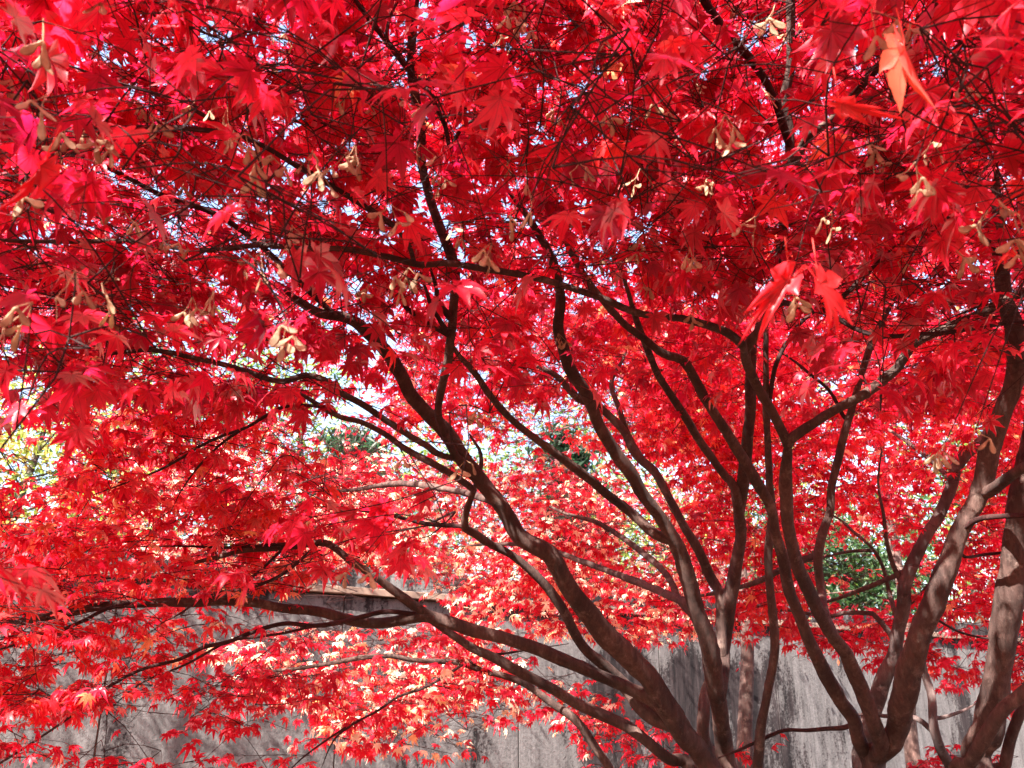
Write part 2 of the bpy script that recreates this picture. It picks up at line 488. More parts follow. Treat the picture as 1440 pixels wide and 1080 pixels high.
def instance_leaves(bag, pos, axis, nrm, size, tone, lod):
    x = norm(axis); z = nrm - x * np.sum(nrm * x, 1, keepdims=True); z = norm(z); y = np.cross(z, x)
    which = rng.integers(0, 16, len(pos))
    for k in range(16):
        s = which == k
        if not s.any(): continue
        V, T, rib = TPL[lod][k]
        n = int(s.sum()); m = len(V)
        W_ = pos[s][:, None] + size[s][:, None, None] * (V[None, :, 0:1] * x[s][:, None] + V[None, :, 1:2] * y[s][:, None] + V[None, :, 2:3] * z[s][:, None])
        TT = (T[None] + (np.arange(n) * m)[:, None, None]).reshape(-1, 3)
        bag.add(W_.reshape(-1, 3), TT, tone=np.repeat(tone[s], m), rib=np.tile(rib, n))

# ------------------------------------------------------------------ the four maples: stems and branches
# (tree, part, start width, end width in photo pixels, start depth, end depth in metres, [points, foot first])
TRACES = '''
A stem 40 17 3.35 2.75 B 1000,1085 960,1030 933,987 910,950 880,920 847,887 820,853 793,817 773,780 733,757 707,715 680,680 653,647 625,605 580,560 567,533 547,500 523,473 500,453 480,445 450,440 418,422 400,408
A stem 24 7 3.50 3.10 - 947,1040 913,1007 880,967 847,933 827,917 810,893 793,860 773,830 747,803 723,783 693,767 667,750 653,733 677,650 660,610
A limb 24 10 3.35 3.00 - 950,1015 920,987 873,963 813,937 767,917 720,900 667,887 623,873 597,866 587,867 547,875 507,875 480,868 450,860 400,855 360,848 317,845 273,847 227,847 167,850 127,855 90,863 43,872 -30,890
A branch 7 3 3.02 2.85 - 227,847 160,853 117,873 83,887 20,907 -40,925
A branch 14 8 3.20 3.05 - 623,873 597,860 563,837 530,813 497,792 470,770 450,763 400,770 350,773 307,783 240,800
A branch 6 3 3.05 2.9 - 450,763 423,787 393,810 350,827 293,837 253,863 220,880
A branch 5 2 3.05 2.9 - 393,772 360,807 320,833 270,850
A branch 6 3 3.05 3.1 - 450,763 400,765 320,770 250,768 140,770
A branch 8 3 3.16 2.9 - 587,866 547,860 510,867 480,875 443,880 400,877 360,887 320,903 287,910 253,927 213,937 180,950 147,970 100,1007 67,1030 0,1073 -40,1090
A branch 5 3 3.05 3.0 - 443,880 400,890 360,896 320,903 260,935 200,960 150,1000
A limb 22 10 3.45 3.35 B 975,1085 940,1067 907,1040 873,1017 833,1000 800,983 767,963 727,943 700,927 667,913 637,893 617,880 590,862 560,842
A limb 15 4 3.6 3.7 B 870,1110 857,1080 830,1040 807,1010 773,987 740,963 707,950 680,943 647,932 620,930 580,928 547,922 500,926 470,932 420,940 370,946 320,962
A branch 5 3 3.68 3.5 - 680,938 660,930 627,950 597,967 560,980 530,1000 480,1027 430,1062 400,1090
A branch 4 2 3.5 3.4 - 500,1015 470,1040 450,1085
A branch 5 3 3.3 3.6 - 660,910 687,920 747,913 800,905
A branch 9 4 3.2 3.3 - 693,767 657,742 603,737 540,723 480,716
A branch 4 2 3.3 3.5 - 600,737 640,720 600,755 560,752
A stem 32 11 3.45 2.6 B 1025,1085 1013,1003 1003,947 997,907 980,860 960,787 940,745 923,720 903,693 883,660 863,633 843,600 833,573 820,547 803,520 793,493 785,460 788,420 778,370 745,310 700,250
A branch 17 9 3.3 2.7 - 950,770 920,750 887,720 860,700 833,677 807,657 780,637 753,617 727,597 707,577 687,553 667,523 643,497 630,470
A stem 26 15 3.55 3.2 - 1012,985 1013,950 1017,907 1025,853 1035,797 1042,753 1040,720 1045,680 1050,627 1055,577 1055,543 1058,500 1066,450
A branch 17 7 3.5 2.7 - 1042,745 1033,687 1020,670 1000,643 980,613 960,580 940,550 923,523 910,490 895,450 880,400 860,350
A branch 18 10 3.55 3.6 - 1014,920 1013,843 1000,813 980,770 960,737 937,693 920,663 905,650 890,632 875,603 840,570 813,560 780,527 740,510
A branch 10 5 3.6 3.8 - 900,645 885,615 870,573 860,537 877,503 885,470
A stem 24 18 3.7 3.8 B 1010,1090 990,1037 990,1003 993,970 1005,930
A branch 14 17 2.9 2.3 - 650,655 640,640 617,587 620,553 630,507 635,467 637,440 640,400 637,367 615,310 595,240 592,183 585,140 578,100 580,40 582,0 584,-60
A branch 11 6 2.6 2.4 - 632,455 617,427 613,403 600,360
A branch 10 6 2.6 2.5 - 628,470 607,457 580,440 560,422 530,395
A branch 8 5 2.6 2.4 - 624,466 607,430 600,410 590,380
A branch 9 6 2.25 2.1 - 578,100 573,97 550,67 527,37 500,0 480,-40
A branch 6 3 2.2 2.2 - 545,60 543,50 550,20 560,0 570,-30
A branch 8 5 2.25 2.3 - 586,100 590,113 610,143 627,180 633,207 647,183 663,170 700,150
A branch 11 7 2.75 2.6 - 640,660 620,640 600,627 567,607 537,587 507,567 480,553 457,535 430,528 392,536 333,518 290,507 217,493 177,495 120,500
A branch 11 7 2.85 2.75 - 662,690 655,680 620,658 573,633 540,610 507,593 480,587 449,570 428,557 400,545
A branch 6 3 2.75 2.6 - 470,583 449,572 426,570 399,572 374,585 347,601 315,612 284,626 257,643 222,662 180,678 120,700
A branch 5 2 2.7 2.6 - 347,603 310,625 280,655 255,690 240,720
B stem 24 9 3.05 2.6 - 1228,1085 1207,1037 1200,1010 1183,987 1167,960 1150,927 1140,907 1127,873 1110,830 1100,780 1090,747 1083,710 1063,677 1050,653 1033,627 1017,600 997,570 980,537 960,507 933,497 907,477 880,457 857,433 830,400 800,350 780,290
B stem 26 19 2.95 2.55 - 1247,1085 1240,1053 1230,1020 1217,983 1203,950 1190,920 1173,897 1157,873 1143,843 1127,810 1117,780 1110,747 1107,720 1105,677 1107,637 1108,617
B branch 16 15 2.55 2.25 - 1108,630 1103,613 1090,587 1073,557 1057,527 1048,500 1053,483 1073,457 1085,420 1095,370 1101,320 1104,267 1110,233 1110,187 1103,143 1112,90 1112,40 1112,0 1110,-60
B branch 14 6 2.35 1.8 - 1056,522 1047,497 1043,485 1023,468 993,457 960,448 923,445 887,437 853,422 813,408 763,393 713,383 663,375 627,370 590,372 540,360 480,350 430,350 367,345 283,352 187,340 83,340 0,338 -60,336
B branch 18 13 2.55 2.3 - 1109,628 1113,617 1147,593 1180,573 1217,553 1247,530 1262,516 1287,483 1327,463 1360,450 1387,437 1440,410 1500,385
B branch 8 6 2.4 2.3 - 1100,427 1133,433 1160,436 1185,452 1213,467 1250,473 1293,470 1337,467 1380,460 1413,455 1460,452
B branch 9 7 2.3 2.2 - 1082,440 1100,427 1133,433 1160,437 1193,410 1217,387 1233,370 1260,345
B stem 17 8 3.2 3.0 B 1062,1090 1065,1080 1070,1027 1077,987 1085,947 1090,907 1087,870 1083,830 1080,787 1083,753 1086,720 1082,677 1080,627 1077,577 1077,527 1077,477 1078,443 1090,400
B branch 8 5 3.05 2.9 - 1081,600 1083,557 1090,517 1103,487 1123,457 1147,437 1170,420
B stem 15 10 3.15 3.2 - 1175,905 1160,863 1155,830 1150,787 1157,750 1167,720 1170,683 1180,640 1190,600 1200,567 1213,520 1227,480 1243,447 1262,415
B branch 6 4 3.2 3.3 - 1190,600 1186,585 1167,550 1140,527 1120,510 1090,490
B stem 40 23 2.95 2.55 - 1247,1085 1257,1040 1270,987 1280,937 1293,893 1313,847 1330,803 1343,767 1357,733 1373,707 1383,677 1390,640 1400,607 1410,577 1423,547 1430,500 1426,460 1417,430 1410,400 1406,350 1403,300 1400,240
B branch 9 6 2.5 2.4 - 1408,365 1400,348 1377,327 1350,318 1320,300
B branch 20 15 2.7 2.5 - 1380,700 1393,690 1420,670 1445,655 1500,630
B branch 9 7 2.75 2.6 - 1352,748 1370,733 1393,727 1440,725 1500,722
B branch 4 3 2.85 2.9 - 1318,860 1327,877 1353,890 1390,898 1440,900
B branch 5 4 2.8 2.9 - 1345,775 1357,783 1383,780 1410,777 1450,770
B branch 7 5 3.1 3.3 - 1200,1020 1187,1023 1160,1025 1133,1027 1103,1027 1077,1037 1043,1053 1010,1066
B branch 15 11 2.25 1.95 - 1104,262 1133,197 1170,167 1230,100 1267,57 1290,30 1313,7 1350,-40
B branch 14 15 2.2 2.0 - 1104,200 1085,130 1053,80 1033,60 1010,30 990,0 965,-50
B branch 5 4 2.05 1.9 - 1245,85 1293,67 1367,32 1440,40 1500,46
B branch 4 3 2.1 2.0 - 1190,150 1230,100 1300,75 1360,55 1440,60
B branch 4 3 2.1 1.9 - 1104,60 1130,40 1170,5 1200,-30
B branch 9 7 2.0 1.6 - 553,317 480,270 417,233 343,193 250,180 160,180 90,185
B branch 8 7 1.9 1.7 - 590,372 575,345 553,317 520,290
A branch 9 7 2.75 2.3 - 480,440 430,405 360,340 300,300 233,277 160,240 100,213 40,190
B branch 7 4 1.7 1.5 - 343,193 247,142 160,115 110,97 60,80
C stem 46 42 2.85 2.75 B 1378,1090 1390,1020 1403,950 1415,870 1423,820 1431,760 1442,690 1456,620 1470,540 1478,440 1480,340
C stem 22 20 2.75 2.4 B 1350,1095 1363,1073 1383,1040 1407,1003 1440,973 1490,920 1540,840
C stem 19 18 2.9 2.9 B 1405,1095 1413,1080 1420,1040 1440,993 1480,920 1500,850
D stem 28 14 4.2 4.1 B 1215,1090 1222,1020 1227,1000 1243,953 1257,920 1263,887 1270,853 1272,827 1280,800 1293,773 1307,747 1323,720 1337,687 1343,660 1360,637 1373,627 1400,590 1420,540
D branch 8 4 4.15 4.0 - 1273,850 1268,823 1257,797 1247,763 1243,727 1235,680 1240,630
D branch 7 4 4.2 4.4 - 1264,880 1260,867 1250,830 1240,793 1223,767 1203,750 1180,730 1150,715
D branch 7 4 4.2 4.0 - 1270,855 1277,850 1297,833 1313,813 1330,780 1350,760
D branch 8 4 4.2 4.5 - 1258,915 1253,893 1227,863 1213,862 1187,862 1163,867 1120,860 1060,852
D branch 6 3 4.2 4.6 - 1235,785 1230,775 1200,775 1173,780 1140,790
D stem 16 10 4.0 4.0 B 1345,1110 1337,1080 1323,1053 1313,1020 1310,980 1300,947 1296,915 1302,880
D branch 9 6 4.0 4.2 - 1316,1030 1310,1027 1287,1010 1243,1007 1200,1004
D branch 6 4 4.0 4.1 - 1313,1012 1320,1010 1353,1000 1380,985
A branch 14 5 3.3 5.2 - 976,862 900,820 820,790 760,770 700,765 620,770
A branch 12 5 3.5 5.0 - 1016,900 960,850 930,800 850,740 790,720 730,690
A branch 12 5 3.05 5.0 - 700,720 640,690 560,680 480,690 400,680
B branch 11 5 3.17 4.8 - 1150,790 1100,800 1060,820 1000,835 930,845
D branch 8 4 4.2 5.2 - 1340,690 1300,640 1240,600 1180,590
D branch 8 4 4.2 5.0 - 1275,800 1210,830 1150,850 1090,860
'''
CLEAR = []                                     # what hangs free of leaves: (x, y, depth, radius, share of leaves gone)
TREES = {
 'A': dict(foot=(0.86, 2.95), label='leaning red maple with many crossing stems left of the forked one', rad=0.17),
 'B': dict(foot=(1.30, 2.62), label='red maple with a thick forked trunk near the right edge', rad=0.16),
 'C': dict(foot=(1.58, 2.40), label='thick dappled maple trunk rising beside the right border', rad=0.14),
 'D': dict(foot=(1.85, 3.65), label='slender grey barked maple standing behind the thick forked trunk', rad=0.10),
}
NODES = np.zeros((400000, 3)); NT = np.zeros(400000, int); NN = 0
KEYS = list(TREES)
def add_nodes(pts, key):
    global NN
    NODES[NN:NN + len(pts)] = pts; NT[NN:NN + len(pts)] = KEYS.index(key); NN += len(pts)

for k, t in TREES.items():
    t['root'] = empty('maple_tree', (t['foot'][0], t['foot'][1], 0), t['label'], 'tree', 'red maples in front of the wall')
    t['twigs'] = Bag(); t['crown'] = Bag(); t['seeds'] = []; t['petiole'] = Bag()
    ft = np.array([t['foot'][0], t['foot'][1], 0.0])
    pts = np.array([ft + (0, 0, -0.12), ft + (0, 0, 0.02), ft + (0.01, 0, 0.15), ft + (0.0, 0.01, 0.34), ft + (0, 0, 0.52)])
    r0 = t['rad']
    sp, sr = spline(pts, [r0 * 1.7, r0 * 1.45, r0 * 1.1, r0, r0 * 0.9], 0.03)
    V, T = tube(sp, sr, 20, 0.10)
    o = mesh_np('trunk', V - ft, T, M_BARK_G if k == 'D' else M_BARK, parent=t['root'])

for line in TRACES.strip().splitlines():
    k, part, w0, w1, d0, d1, flag, *pp = line.split()
    t = TREES[k]
    w0, w1, d0, d1 = map(float, (w0, w1, d0, d1))
    w0 *= .84 if w0 > 12 else .95; w1 *= .84 if w1 > 12 else .95
    px = np.array([tuple(map(float, q.split(','))) for q in pp])
    s = np.concatenate([[0], np.cumsum(np.linalg.norm(np.diff(px, axis=0), axis=1))]); s /= s[-1]
    d = d0 + (d1 - d0) * s
    pts = P(px[:, 0], px[:, 1], d)
    if flag != 'B' and (NT[:NN] == KEYS.index(k)).any():
        ids = np.nonzero(NT[:NN] == KEYS.index(k))[0]
        nx, ny, nd = proj(NODES[ids])
        e = np.hypot(nx - px[0, 0], ny - px[0, 1]) + 25 * np.abs(nd - d0)
        if e.min() < 34:
            pts[0] = NODES[ids[e.argmin()]]
            dd0 = nd[e.argmin()] - d0
            pts[1] = P(px[1:2, 0], px[1:2, 1], d[1:2] + 0.6 * dd0)[0]
    rad = (w0 + (w1 - w0) * s) / 2 / F * d
    if px[-1, 1] > -30 and -20 < px[-1, 0] < 1445:           # the twiggy end of a limb
        rad[-1] *= .35; rad[-2] *= .8
    # the small sideways waver a grown branch has, along the line of sight
    wv = 0.03 * np.sin(s * 9 + rng.uniform(0, 6)) * np.minimum(1, s * 4) * (d / 3)
    pts = pts + wv[:, None] * norm(pts - CAM)
    low = pts[0][2] < 1.35 and (flag == 'B' or part == 'stem') and px[0][1] > 1060
    ft = np.array([t['foot'][0], t['foot'][1], 0.0])
    if low:
        mid = pts[0] * 0.55 + (ft + (0, 0, 0.42)) * 0.45; mid[2] = pts[0][2] * 0.55 + 0.45 * 0.42
        pts = np.vstack([ft + (0, 0, 0.40), mid, pts]); rad = np.concatenate([[rad[0] * 1.5, rad[0] * 1.15], rad])
    sp, sr = spline(pts, rad, max(0.012, 0.006 * d0))
    mx = rad.max()
    sides = 18 if mx > 0.03 else 12 if mx > 0.012 else 8
    V, T = tube(sp, sr, sides, 0.13 if mx > 0.012 else 0.09)
    o = mesh_np(part, V - ft, T, M_BARK_G if k == 'D' else (M_BARK if mx > 0.011 else M_TWIG), parent=t['root'])
    add_nodes(sp[::3], k)
    cx, cyy, cd = proj(sp[::4])
    cw = sr[::4] / cd * F
    for q in range(len(cx)):
        if cw[q] < 2.2: continue
        CLEAR.append((cx[q], cyy[q], cd[q], cw[q] + 4, (.88 if cyy[q] > 470 else (.93 if cw[q] > 3.5 else .7)) * min(1, .5 + cw[q] / 6)))
    if part != 'stem' or sp[-1][2] > 1.8:
        add_nodes(sp[len(sp) // 2::4], k)

# ------------------------------------------------------------------ sprays of foliage
def in_poly(x, y, poly):
    poly = np.asarray(poly, float); n = len(poly); c = np.zeros(len(x), bool)
    j = n - 1
    for i in range(n):
        xi, yi = poly[i]; xj, yj = poly[j]
        c ^= ((yi > y) != (yj > y)) & (x < (xj - xi) * (y - yi) / (yj - yi + 1e-12) + xi)
        j = i
    return c

def poly_points(poly, n):
    poly = np.asarray(poly, float); lo, hi = poly.min(0), poly.max(0)
    out = np.zeros((0, 2))
    while len(out) < n:
        q = rng.uniform(lo, hi, (n * 3, 2))
        out = np.vstack([out, q[in_poly(q[:, 0], q[:, 1], poly)]])
    return out[:n]

# name, polygon in the photo, nearest and farthest depth, sprays, leaf size, mean tone, tone spread, seeds chance
LAYERS = [
 ('near',   [(-120, -140), (1560, -140), (1560, 250), (1250, 290), (900, 250), (560, 300), (380, 380), (200, 390), (-120, 360)], 0.95, 1.6, 104, 0.050, 0.25, 0.20),
 ('near',   [(-120, 330), (200, 380), (220, 540), (120, 560), (-120, 480)], 0.9, 1.3, 3, 0.046, 0.34, 0.10),
 ('near',   [(1120, 60), (1560, 20), (1560, 400), (1250, 320)], 0.75, 1.05, 5, 0.048, 0.32, 0.12),
 ('near',   [(-140, 700), (20, 720), (30, 980), (-140, 1000)], 0.75, 1.0, 2, 0.047, 0.35, 0.10),
 ('mid',    [(-150, -200), (1600, -200), (1600, 470), (1150, 420), (800, 400), (520, 430), (380, 560), (-150, 560)], 1.6, 2.5, 680, 0.046, 0.24, 0.16),
 ('mid',    [(440, 450), (720, 420), (740, 520), (640, 640), (520, 660), (440, 560)], 1.6, 2.2, 9, 0.045, 0.40, 0.10),
 ('mid',    [(460, 640), (560, 640), (600, 720), (500, 760)], 1.5, 1.8, 4, 0.046, 0.42, 0.08),
 ('mid',    [(1080, 380), (1480, 400), (1480, 560), (1200, 540)], 1.5, 2.3, 15, 0.045, 0.34, 0.14),
 ('far',    [(-150, -200), (1600, -200), (1600, 620), (1000, 560), (560, 540), (330, 640), (-150, 640)], 2.6, 4.2, 1150, 0.042, 0.34, 0.18),
 ('far',    [(-150, 560), (430, 520), (480, 700), (470, 840), (-150, 860)], 2.5, 4.0, 310, 0.040, 0.50, 0.16),
 ('far',    [(-150, 840), (330, 850), (300, 930), (200, 975), (-150, 1000)], 2.5, 3.6, 90, 0.040, 0.50, 0.14),
 ('far',    [(-150, 960), (200, 960), (160, 1010), (-150, 1090)], 2.4, 3.2, 7, 0.040, 0.42, 0.12),
 ('far',    [(50, 1030), (200, 1040), (200, 1120), (50, 1120)], 2.8, 3.3, 6, 0.040, 0.42, 0.12),
 ('far',    [(150, 950), (420, 935), (440, 985), (330, 1010), (180, 1000)], 3.0, 3.8, 20, 0.037, 0.40, 0.12),
 ('far',    [(240, 950), (400, 960), (370, 1040), (270, 1035)], 3.1, 3.6, 7, 0.038, 0.40, 0.10),
 ('far',    [(260, 1062), (460, 1040), (460, 1120), (260, 1120)], 3.1, 3.6, 6, 0.038, 0.40, 0.10),
 ('sun_tinted',  [(280, 890), (560, 872), (720, 900), (760, 960), (620, 1000), (380, 985)], 3.5, 4.8, 150, 0.036, 0.62, 0.28),
 ('sun_tinted',  [(420, 990), (620, 990), (710, 1010), (640, 1050), (540, 1060), (440, 1040)], 3.6, 4.6, 36, 0.036, 0.60, 0.28),
 ('sun_tinted',  [(640, 930), (860, 960), (880, 1040), (780, 1010), (680, 990)], 3.9, 4.8, 30, 0.036, 0.52, 0.26),
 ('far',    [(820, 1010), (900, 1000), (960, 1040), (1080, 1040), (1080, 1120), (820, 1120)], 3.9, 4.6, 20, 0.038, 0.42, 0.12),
 ('sun_tinted',  [(450, 640), (760, 640), (960, 700), (1010, 840), (820, 820), (640, 830), (480, 780)], 4.4, 6.4, 700, 0.035, 0.60, 0.28),
 ('sun_tinted',  [(600, 820), (760, 800), (1000, 840), (1000, 880), (930, 910), (800, 880), (700, 900), (620, 880)], 4.4, 6.0, 120, 0.035, 0.58, 0.28),
 ('sun_tinted',  [(180, 600), (520, 580), (560, 760), (380, 800), (180, 760)], 4.4, 6.4, 330, 0.035, 0.52, 0.26),
 ('far',    [(560, 430), (1040, 430), (1060, 640), (720, 620), (540, 600)], 4.2, 6.4, 700, 0.038, 0.46, 0.22),
 ('far',    [(960, 440), (1560, 440), (1560, 700), (1440, 860), (1040, 860), (960, 700)], 3.9, 6.2, 760, 0.039, 0.42, 0.18),
 ('far',    [(1000, 820), (1330, 850), (1310, 940), (1200, 930), (1060, 905)], 4.4, 5.4, 44, 0.038, 0.44, 0.14),
 ('far',    [(1310, 850), (1520, 850), (1520, 990), (1400, 1000), (1310, 950)], 4.2, 5.2, 46, 0.039, 0.44, 0.12),
 ('far',    [(1270, 1040), (1400, 1045), (1400, 1120), (1270, 1120)], 4.2, 4.8, 10, 0.039, 0.44, 0.16),
 ('far',    [(-200, -250), (1650, -250), (1650, 520), (-200, 520)], 4.2, 6.2, 900, 0.040, 0.34, 0.18),
]
# places the photo looks through: (x, y, rx, ry, share of leaves that go, nearest depth it applies to)
GAPS = [(775, 605, 68, 36, .85, 1.9), (700, 640, 40, 24, .7, 2.2), (460, 615, 48, 30, .75, 2.2), (20, 545, 46, 46, .85, .7), (30, 640, 64, 48, .85, .7), (0, 520, 34, 44, .85, .7),
        (1210, 806, 74, 50, .93, 2.5), (1068, 705, 20, 40, .75, 2.5), (905, 770, 36, 44, .75, 2.5), (865, 575, 26, 30, .5, 2.5), (1310, 795, 26, 30, .7, 2.5),
        (1350, 740, 30, 40, .45, 2.5), (1340, 385, 60, 30, .4, 1.5), (1330, 690, 40, 40, .4, 2.5),
        (480, 845, 50, 34, .85, 2.5), (560, 835, 45, 26, .85, 2.5), (800, 940, 80, 36, .8, 2.5), (960, 960, 90, 60, .93, 2.5), (1110, 980, 90, 60, .95, 2.5), (1150, 1050, 60, 40, .95, 2.5),
        (200, 1010, 60, 34, .9, 2.2), (270, 985, 36, 24, .6, 2.5), (110, 868, 40, 16, .7, 2.2), (240, 905, 30, 14, .5, 2.5), (400, 1020, 40, 24, .85, 2.5), (130, 825, 30, 10, .5, 2.3),
        (700, 1040, 90, 50, .7, 2.5), (1340, 1010, 40, 34, .8, 2.5), (330, 1060, 40, 22, .4, 2.5), (590, 1060, 50, 24, .6, 2.5),
        (120, 255, 50, 20, .45, 1.2), (210, 262, 36, 20, .4, 1.2), (235, 50, 26, 24, .5, 1.2), (390, 55, 26, 34, .5, 1.2), (40, 325, 28, 12, .7, 1.2), (845, 290, 52, 34, .5, 1.3),
        (720, 55, 34, 26, .55, 1.3), (1040, 50, 34, 24, .55, 1.3), (1085, 210, 20, 20, .55, 1.3), (885, 320, 50, 40, .45, 1.3), (60, 480, 50, 24, .55, 1.3), (440, 130, 40, 30, .25, 1.3), (600, 826, 60, 18, .75, 2.3), (1345, 886, 75, 16, .6, 2.5), (660, 70, 40, 30, .4, 1.3),
        (300, 770, 30, 14, .5, 2.5), (240, 735, 60, 18, .5, 2.5), (380, 640, 60, 24, .45, 2.5), (1130, 545, 60, 24, .4, 2.5), (1010, 520, 40, 26, .4, 2.5), (1290, 590, 30, 16, .5, 1.6)]

# ways the low sun reaches in under the crown: (px, py, depth, radius)
SUNWAYS = [(430, 930, 4.0, .42), (560, 920, 4.0, .42), (660, 940, 4.0, .35), (520, 1010, 4.0, .3), (600, 1030, 4.0, .25),
           (560, 740, 5.3, .55), (700, 760, 5.3, .6), (840, 770, 5.4, .5), (900, 860, 5.2, .35), (700, 850, 5.2, .4), (960, 870, 5.2, .3),
           (700, 540, 5.2, .4), (860, 600, 5.2, .4), (380, 680, 5.4, .45),
           (250, 1010, 7.6, .5), (150, 1020, 7.3, .35), (560, 1050, 8.5, .5), (700, 1030, 9, .5), (830, 900, 9.6, .4), (1130, 1030, 12.2, .35),
           (1335, 830, 2.75, .10), (1345, 780, 2.75, .07), (1412, 850, 2.8, .10), (1420, 810, 2.8, .07), (1372, 1020, 2.8, .09), (1000, 960, 3.3, .07), (1020, 900, 3.4, .06), (890, 960, 3.4, .08),
           (835, 1000, 3.5, .06), (30, 875, 1.4, .08), (90, 900, 2.4, .10), (100, 930, 2.6, .10), (1290, 120, .8, .03), (690, 770, 3.3, .07)]
SW = np.array([P(a, b, c) for a, b, c, _ in SUNWAYS]); SWR = np.array([r for *_, r in SUNWAYS])

spr = []
for ti, (kind, poly, dn, df, n, size, tone, ts) in enumerate(LAYERS):
    q = poly_points(poly, n)
    u = rng.uniform(0, 1, n)
    d = (dn**2 + u * (df**2 - dn**2)) ** 0.5
    p = P(q[:, 0], q[:, 1], d)
    for i in range(n):
        spr.append((p[i], size, tone, ts, kind, d[i]))
# the part of the crowns above and behind the viewer: it shades what the photo shows
nb = 3400
xb = rng.uniform(-3.6, 4.2, nb); yb = rng.uniform(-3.4, 4.5, nb)
zb = 3.1 + rng.uniform(-0.5, 1.5, nb) - 0.03 * ((xb - 0.6)**2 + (yb - 2)**2)
for i in range(nb):
    p = np.array([xb[i], yb[i], max(zb[i], 2.15)])
    x_, y_, d_ = proj(p[None])
    if d_[0] > 0 and -220 < x_[0] < 1660 and y_[0] > -260: continue
    spr.append((p, 0.058, 0.3, 0.12, 'roof', 3.0))

pos0 = np.array([s[0] for s in spr])
dist = np.full(len(spr), 1e9)
for i in range(0, len(spr), 200):
    dd = np.linalg.norm(pos0[i:i + 200, None] - NODES[None, :NN:4], axis=2)
    dist[i:i + 200] = dd.min(1)

LEAF = {(k, l): [] for k in KEYS for l in (0, 1, 2)}
TIPS = []
def unit(): return norm(rng.normal(0, 1, 3))

for si in np.argsort(dist):
    p, size, tone, ts, kind, d = spr[si]
    dd = np.linalg.norm(NODES[:NN] - p, axis=1)
    j = int(dd.argmin()); key = KEYS[NT[j]]; t = TREES[key]; a = NODES[j].copy(); L0 = dd[j]
    out = p - a; out[2] *= 0.3
    if np.linalg.norm(out) < 0.05: out = unit() * (1, 1, 0.1)
    out = norm(out + 0.5 * unit() * np.array([1, 1, 0.25]))
    Ls = (0.20 + 0.16 * rng.random()) * (0.8 if kind == 'near' else 1.0)
    # limb of the spray, from the wood it grew on
    b0 = p - out * Ls * 0.5
    if L0 > 0.05:
        m1 = a * 0.66 + b0 * 0.34 + np.array([0, 0, 0.12 * L0]) + unit() * 0.10 * L0
        m2 = a * 0.30 + b0 * 0.70 + np.array([0, 0, 0.10 * L0]) + unit() * 0.10 * L0
        r0 = 0.0012 + 0.0026 * min(1, L0 / 1.2)
        sp, sr = spline([a, m1, m2, b0], [r0, r0 * 0.8, r0 * 0.62, 0.0015], 0.05)
        V, T = tube(sp, sr, 5, 0.12, cap=False)
        t['twigs'].add(V, T)
        add_nodes(sp[2::2], key)
    e = p + out * Ls * 0.5 + np.array([0, 0, -0.05 * rng.random()])
    mid = p + unit() * 0.02
    sp, sr = spline([b0, mid, e], [0.0015, 0.0012, 0.0008], 0.035)
    V, T = tube(sp, sr, 4, 0, cap=False); t['twigs'].add(V, T)
    side = norm(np.cross(out, (0, 0, 1)))
    lod = 0 if d < 2.0 and kind != 'roof' else (1 if d < 3.4 and kind != 'roof' else 2)
    spots = []                                               # (twig point, direction)
    nn = 4
    for q in range(nn):
        f = (q + 0.6) / nn
        c = sp[min(len(sp) - 1, int(f * (len(sp) - 1)))]
        for sg in (-1, 1):
            if rng.random() < 0.14: continue
            dirn = norm(out * 0.75 + side * sg * (0.8 + 0.3 * rng.random()) + unit() * 0.25)
            l2 = rng.uniform(0.05, 0.13) * (1.1 - 0.5 * f)
            c2 = c + dirn * l2 + np.array([0, 0, -0.01])
            V, T = tube(np.array([c, (c + c2) / 2 + unit() * 0.004, c2]), np.array([0.0010, 0.0008, 0.0006]), 3, 0, cap=False); t['twigs'].add(V, T)
            spots += [(c2, norm(dirn + side * 0.6)), (c2, norm(dirn - side * 0.6))]
            if rng.random() < 0.35: spots.append(((c + c2) / 2, norm(dirn + unit() * 0.6)))
    spots += [(e, norm(out + side * 0.5)), (e, norm(out - side * 0.5))]
    if kind in ('near', 'mid'): TIPS.append((e, key, d))
    for c, dv in spots:
        dr = rng.uniform(0.15, 1.1) if kind in ('near', 'mid') else rng.uniform(0.05, 0.9)
        pl = rng.uniform(0.018, 0.040)
        ax = norm(dv + unit() * 0.25 + np.array([0, 0, -dr * 0.5]))
        q = c + ax * pl
        ax2 = norm(dv + unit() * 0.35 + np.array([0, 0, -dr]))
        nr = norm(np.array([0, 0, 1.0]) + unit() * 0.55)
        LEAF[(key, lod)].append((*q, *ax2, *nr, size * rng.uniform(0.78, 1.18), float(np.clip(rng.normal(tone, ts) if kind != 'sun_tinted' else (rng.normal(.40, .11) if rng.random() > tone * .45 else rng.normal(.97, .04)), 0, 1)), *c, d, 0 if kind != 'roof' else 1))  # cream share puts sun highlights into the leaf colour, besides some yellow leaves

